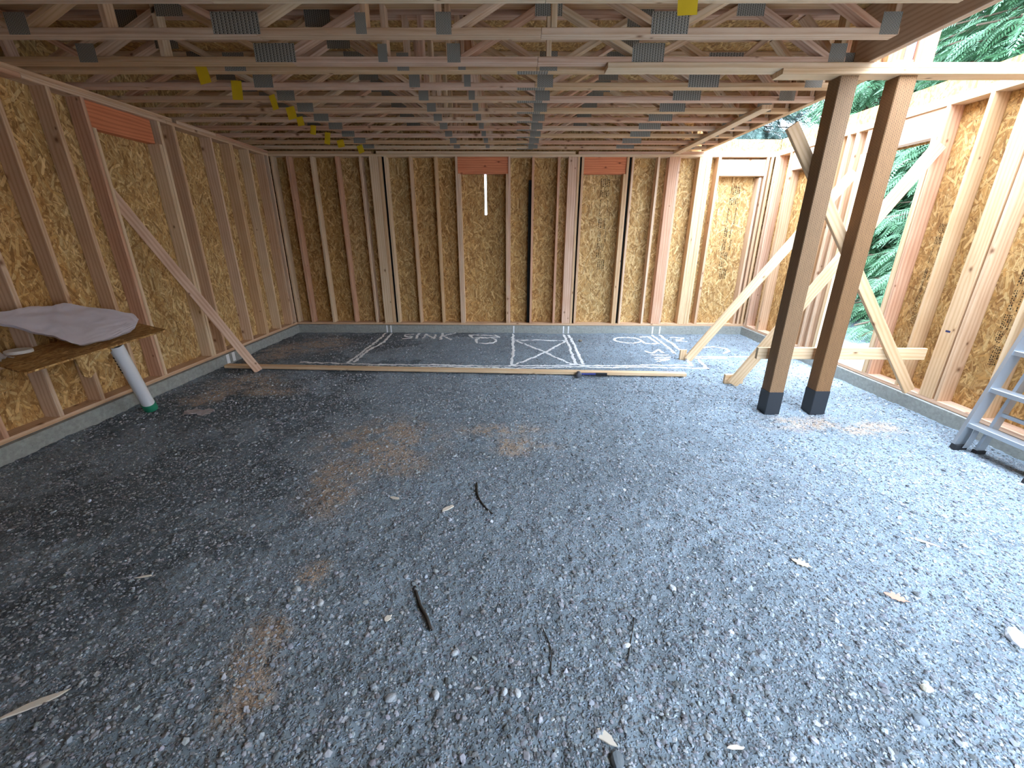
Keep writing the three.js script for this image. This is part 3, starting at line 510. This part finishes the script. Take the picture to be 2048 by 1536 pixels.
// ---------------------------------------------------------------- framing end standing on the beam, seen above it
{
  const t = thing('stub_wall', 'short pinkish wall end standing on the beam plates', 'wall end', [2.97, YB, -3.87]);
  stick('post', new THREE.MeshStandardMaterial({ map: wt[2], color: '#d3aa9e', roughness: 0.8 }), t, [0.06, 0.2], [0.001, 0.75], [-0.07, 0.02]); stick('panel', HEADER, t, [-0.1, 0.02], [0.03, 0.75], [-0.06, -0.045]);
  stick('sill', PALE, t, [-0.1, 0.05], [0.001, 0.03], [-0.07, 0.02]);
  const s = stick('striped_tape', new THREE.MeshStandardMaterial({ map: canvasTex(256, 16, (c) => { for (let i = 0; i < 16; i++) { c.fillStyle = i % 2 ? '#8fb4d8' : '#f4f6f8'; c.fillRect(i * 16, 0, 16, 16); } }), roughness: 0.6 }), t, [0.022, 0.055], [0.031, 0.75], [-0.05, 0.0], 0.002); s.userData.label = 'white and blue striped strip';
}

// ---------------------------------------------------------------- litter on the ground
const CHIP = new THREE.MeshStandardMaterial({ color: '#e6dccb', roughness: 0.8 }), BARK = new THREE.MeshStandardMaterial({ color: '#3b342d', roughness: 0.95 });
function chip(name, label, x, z, L, w, rot, mat = CHIP, cat = 'wood chip', group = 'wood scraps on the gravel') {
  const s = new THREE.Shape(), n = 9; for (let i = 0; i < n; i++) { const a = (i + rr(-0.3, 0.3)) / n * 6.283, q = rr(0.7, 1.25); s[i ? 'lineTo' : 'moveTo'](Math.cos(a) * L / 2 * q, Math.sin(a) * w / 2 * q); } s.closePath();
  const g = new THREE.ExtrudeGeometry(s, { depth: 0.004, bevelEnabled: true, bevelSize: 0.001, bevelThickness: 0.001, bevelSegments: 1 }); g.rotateX(-Math.PI / 2);
  const m = mesh(name, g, mat, scene, [x, hgt(x, z) + 0.005, z]); m.rotation.set(rr(-0.08, 0.08), rot, rr(-0.08, 0.08)); return tag(m, label, cat, group);
}
chip('wood_chip', 'curved pale wood chip just below the big sawdust patch', -0.81, -2.38, 0.075, 0.022, -0.4);
chip('wood_chip', 'pointed pale wood chip right of the curved one, mid floor', -0.43, -2.27, 0.1, 0.032, 0.8);
chip('wood_chip', 'splintered yellow wood chip at the bottom edge of view', 0.33, -0.965, 0.085, 0.034, -0.75);
chip('wood_chip', 'long pale wood strip at the lower left of the floor', -1.8, -1.06, 0.19, 0.035, 0.7);
chip('wood_chip', 'squarish pale wood scrap left of the dark stick', -0.58, -1.44, 0.035, 0.025, 0.9);
chip('wood_chip', 'thin pale sliver on the dark left floor', -1.9, -1.67, 0.08, 0.01, 0.3);
chip('wood_chip', 'narrow pale strip of wood on the floor below the ladder', 2.37, -1.99, 0.14, 0.014, -0.6);
chip('wood_chip', 'small white sliver near the bottom right of the floor', 0.77, -0.94, 0.05, 0.012, 0.0);
function leaf(label, x, z, rot, col, sc) {
  const s = new THREE.Shape(), L = [[0, -1], [0.12, -0.6], [0.42, -0.55], [0.3, -0.28], [0.62, -0.15], [0.36, 0.05], [0.6, 0.4], [0.28, 0.42], [0.2, 0.8], [0, 1]];
  s.moveTo(0, -1.25); for (const [a, b] of L) s.lineTo(a, b); for (const [a, b] of L.slice(0, -1).reverse()) s.lineTo(-a * 0.9, b + 0.04); s.closePath();
  const g = new THREE.ExtrudeGeometry(s, { depth: 0.02, bevelEnabled: false, steps: 1 }); g.scale(sc, sc, sc); g.rotateX(-Math.PI / 2);
  const A = g.attributes.position; for (let i = 0; i < A.count; i++) A.setY(i, A.getY(i) + 0.5 * Math.pow(A.getX(i), 2) / sc * 0.6 + 0.25 * Math.pow(A.getZ(i), 2) / sc * 0.3);
  g.computeVertexNormals();
  const m = mesh('oak_leaf', g, new THREE.MeshStandardMaterial({ color: col, roughness: 0.8, side: THREE.DoubleSide }), scene, [x, hgt(x, z) + 0.008, z]); m.rotation.y = rot; tag(m, label, 'leaf', 'fallen leaves');
}
leaf('dry cream oak leaf curled on the right side floor', 1.55, -1.8, 0.9, '#dcc7a6', 0.05); leaf('pinkish brown oak leaf lying nearest to the camera', 1.88, -1.59, 0.95, '#c79a84', 0.052);
function twig(name, label, pts, r, col = BARK) { const c = new THREE.CatmullRomCurve3(pts.map(([x, z]) => V(x, hgt(x, z) + r * 0.8, z))); tag(mesh(name, new THREE.TubeGeometry(c, 14, r, 6), col), label, 'stick', 'sticks on the gravel'); }
twig('stick', 'thick dark stick lying in the lower middle floor', [[-0.5, -1.63], [-0.45, -1.52], [-0.4, -1.44], [-0.37, -1.38]], 0.008);
twig('stick', 'thin bent dark stick right of the pointed wood chip', [[-0.27, -2.57], [-0.25, -2.42], [-0.2, -2.3], [-0.14, -2.21]], 0.006);
twig('stick', 'fine straight twig beside a pale stone, lower right', [[0.56, -1.46], [0.52, -1.36], [0.48, -1.26]], 0.0025);
twig('stick', 'fine bent twig in the lower middle of the floor', [[0.13, -1.4], [0.16, -1.3], [0.15, -1.19]], 0.0025);
function stone(label, x, z, r, col) {
  const g = new THREE.IcosahedronGeometry(r, 1), A = g.attributes.position, s = rr(0, 50);
  for (let i = 0; i < A.count; i++) { const p = V().fromBufferAttribute(A, i), k = 1 + 0.35 * noise(p.x / r * 0.9 + s, p.y / r * 0.9, p.z / r * 0.9); A.setXYZ(i, p.x * k * 1.15, p.y * k * 0.62, p.z * k * 0.85); }
  g.computeVertexNormals(); const m = mesh('stone', g, new THREE.MeshStandardMaterial({ color: col, roughness: 0.85 }), scene, [x, hgt(x, z) + r * 0.3, z]); m.rotation.y = rr(0, 6); tag(m, label, 'stone', 'loose stones');
}
stone('dark damp-looking stone touching the splintered yellow chip', 0.35, -0.9, 0.026, '#6b7378'); stone('rounded grey stone at the lower left centre', -0.47, -1.09, 0.019, '#a4aaae'); stone('flat light stone between rounded stone and bottom centre', -0.3, -1.11, 0.018, '#b4b9bc');
stone('left of a pair of pale stones at bottom centre', -0.035, -1.12, 0.015, '#bcc3c8'); stone('right of a pair of pale stones at bottom centre', 0.015, -1.115, 0.016, '#c2c8cb'); stone('white-topped stone below the cream leaf and to its left', 0.8, -1.64, 0.02, '#c6cbcf');
stone('pale stone beside the fine straight twig', 0.49, -1.325, 0.016, '#cdd2d4'); stone('light stone right of the thick dark stick end', -0.25, -1.27, 0.014, '#b0b7bb'); stone('dark stone low on the right of the floor', 1.5, -1.04, 0.024, '#7b858c');
stone('pale stone left of the squarish wood scrap', -0.93, -1.52, 0.018, '#bfc3c4'); stone('pale stone furthest left, above the small sawdust spot', -1.08, -1.6, 0.02, '#b4b8b8'); stone('bright white lump at the right edge of view', 2.22, -1.37, 0.045, '#eef0f4'); stone('small brown stone beside the double chalk line', 1.08, -6.78, 0.035, '#8a7f70'); stone('yellowish pale stone on the bright right floor', 1.62, -1.15, 0.02, '#d3cdb9');
{
  const g = new THREE.PlaneGeometry(0.26, 0.16, 22, 14), A = g.attributes.position; g.rotateX(-Math.PI / 2);
  for (let i = 0; i < A.count; i++) { const x = A.getX(i), z = A.getZ(i); A.setY(i, 0.006 + 0.03 * Math.abs(noise(x * 17, z * 17, 5)) + 0.02 * Math.abs(noise(x * 40, z * 40, 8))); A.setZ(i, z * (0.5 + 0.5 * Math.abs(Math.sin(x * 25)))); }
  g.computeVertexNormals(); tag(mesh('plastic_scrap', g, new THREE.MeshPhysicalMaterial({ color: '#c9c0c0', roughness: 0.35, transmission: 0.3, thickness: 0, side: THREE.DoubleSide }), scene, [-3.11, hgt(-3.11, -3.74) + 0.004, -3.74]), 'crumpled scrap of clear plastic on the dark floor', 'plastic scrap');
}

// ---------------------------------------------------------------- trees outside
{
  const parts = [];
  const blade = (x, y, z, dx, dy, dz, w) => { // a narrow folded leaflet
    const a = V(x, y, z), b = V(x + dx, y + dy, z + dz), d = V(dx, dy, dz).normalize(), s = V().crossVectors(d, V(0, 1, 0)).normalize().multiplyScalar(w), m = a.clone().lerp(b, 0.45), g = new THREE.BufferGeometry();
    const up = V(0, w * 0.5, 0);
    g.setAttribute('position', new THREE.Float32BufferAttribute([a, m.clone().add(s), m.clone().add(up), a, m.clone().add(up), m.clone().sub(s), m.clone().add(s), b, m.clone().add(up), m.clone().add(up), b, m.clone().sub(s)].flatMap((p) => p.toArray()), 3));
    parts.push(g);
  };
  for (let i = 0; i < 12; i++) { const u = i / 12, x = u * 0.5, y = -0.22 * u * u; for (const s of [-1, 1]) blade(x, y, 0, 0.075, -0.03 - 0.03 * rnd(), s * 0.14 * (1 - u * 0.65), 0.012); }
  blade(0.48, -0.2, 0, 0.1, -0.06, 0, 0.014); blade(0, 0, 0, 0.5, -0.2, 0, 0.008);
  const spray = mergeGeometries(parts); spray.computeVertexNormals();
  const leafM = new THREE.MeshPhysicalMaterial({ color: '#ffffff', roughness: 0.6, transmission: 0.25, thickness: 0, side: THREE.DoubleSide });
  const bark = new THREE.MeshStandardMaterial({ color: '#5b4b3d', roughness: 0.95 });
  const o = new THREE.Object3D(), col = new THREE.Color();
  const conifer = (label, x, z, H, Rb, n, tint, y0 = 0.6) => {
    const t = thing('conifer', label, 'tree', [x, -0.15, z], 'conifers behind the right wall');
    const tr = new THREE.CylinderGeometry(0.03, H * 0.018 + 0.06, H, 10, 6), A = tr.attributes.position; for (let i = 0; i < A.count; i++) { A.setX(i, A.getX(i) * (1 + 0.2 * noise(A.getY(i) * 3, A.getZ(i) * 20, x))); } tr.translate(0, H / 2, 0); tr.computeVertexNormals();
    mesh('trunk', tr, bark, t);
    const im = new THREE.InstancedMesh(spray, leafM, n); im.name = 'foliage'; im.userData.kind = 'stuff'; const limbs = []; let k = 0;
    while (k < n) {
      const u = Math.pow(rnd(), 1.25), y = y0 + u * (H - y0 - 0.3), len = Rb * (1 - u * 0.93) * rr(0.7, 1.1), az = rr(0, 6.283), m = Math.max(4, Math.round(len * 15));
      const ca = Math.cos(az), sa = Math.sin(az), droop = rr(0.12, 0.3);
      limbs.push(spanGeo(V(0, y, 0), V(ca * len, y - droop * len + 0.05, sa * len), 0.03, 0.025, V(0, 1, 0)));
      for (let i = 0; i < m && k < n; i++, k++) {
        const f = (i + rnd()) / m * 0.9 + 0.12, r = f * len, tw = rr(-1.1, 1.1) * (1.2 - f);
        o.position.set(ca * r + rr(-0.12, 0.12), y - droop * r + rr(-0.12, 0.12), sa * r + rr(-0.12, 0.12)); o.rotation.set(rr(-0.5, 0.5), -az + tw, rr(-0.6, 0.15), 'YXZ'); o.scale.setScalar(rr(0.5, 1.05)); o.updateMatrix(); im.setMatrixAt(k, o.matrix);
        const v = rr(0.6, 1.35); im.setColorAt(k, col.setRGB(tint[0] * v, tint[1] * v, tint[2] * v));
      }
    }
    t.add(im); mesh('limbs', mergeGeometries(limbs), bark, t);
  };
  const g1 = [0.075, 0.2, 0.085], g2 = [0.055, 0.15, 0.08], g3 = [0.1, 0.17, 0.14];
  conifer('tall bright green conifer filling the upper right corner', 9.4, -8.4, 13, 3.4, 15000, g1);
  conifer('green conifer seen through the door opening', 10.8, -12.6, 12, 3.2, 14000, g1, 0.3);
  conifer('grey-green sparse conifer above the rear corner', 6.9, -13.8, 9, 2.8, 10000, g3);
  conifer('slim conifer rising between the two posts over the wall', 8.0, -11.0, 12, 2.0, 9000, g1);
  conifer('tall conifer far behind the one in the doorway', 14.5, -16.5, 15, 4.0, 8000, g2, 0.3);
  conifer('dense low fir just outside the door opening', 9.6, -10.6, 3.4, 1.7, 5000, g2, 0.12);
}

scene.traverse((o) => { if (o.isMesh) { o.castShadow = true; o.receiveShadow = true; } });
renderer.render(scene, camera);
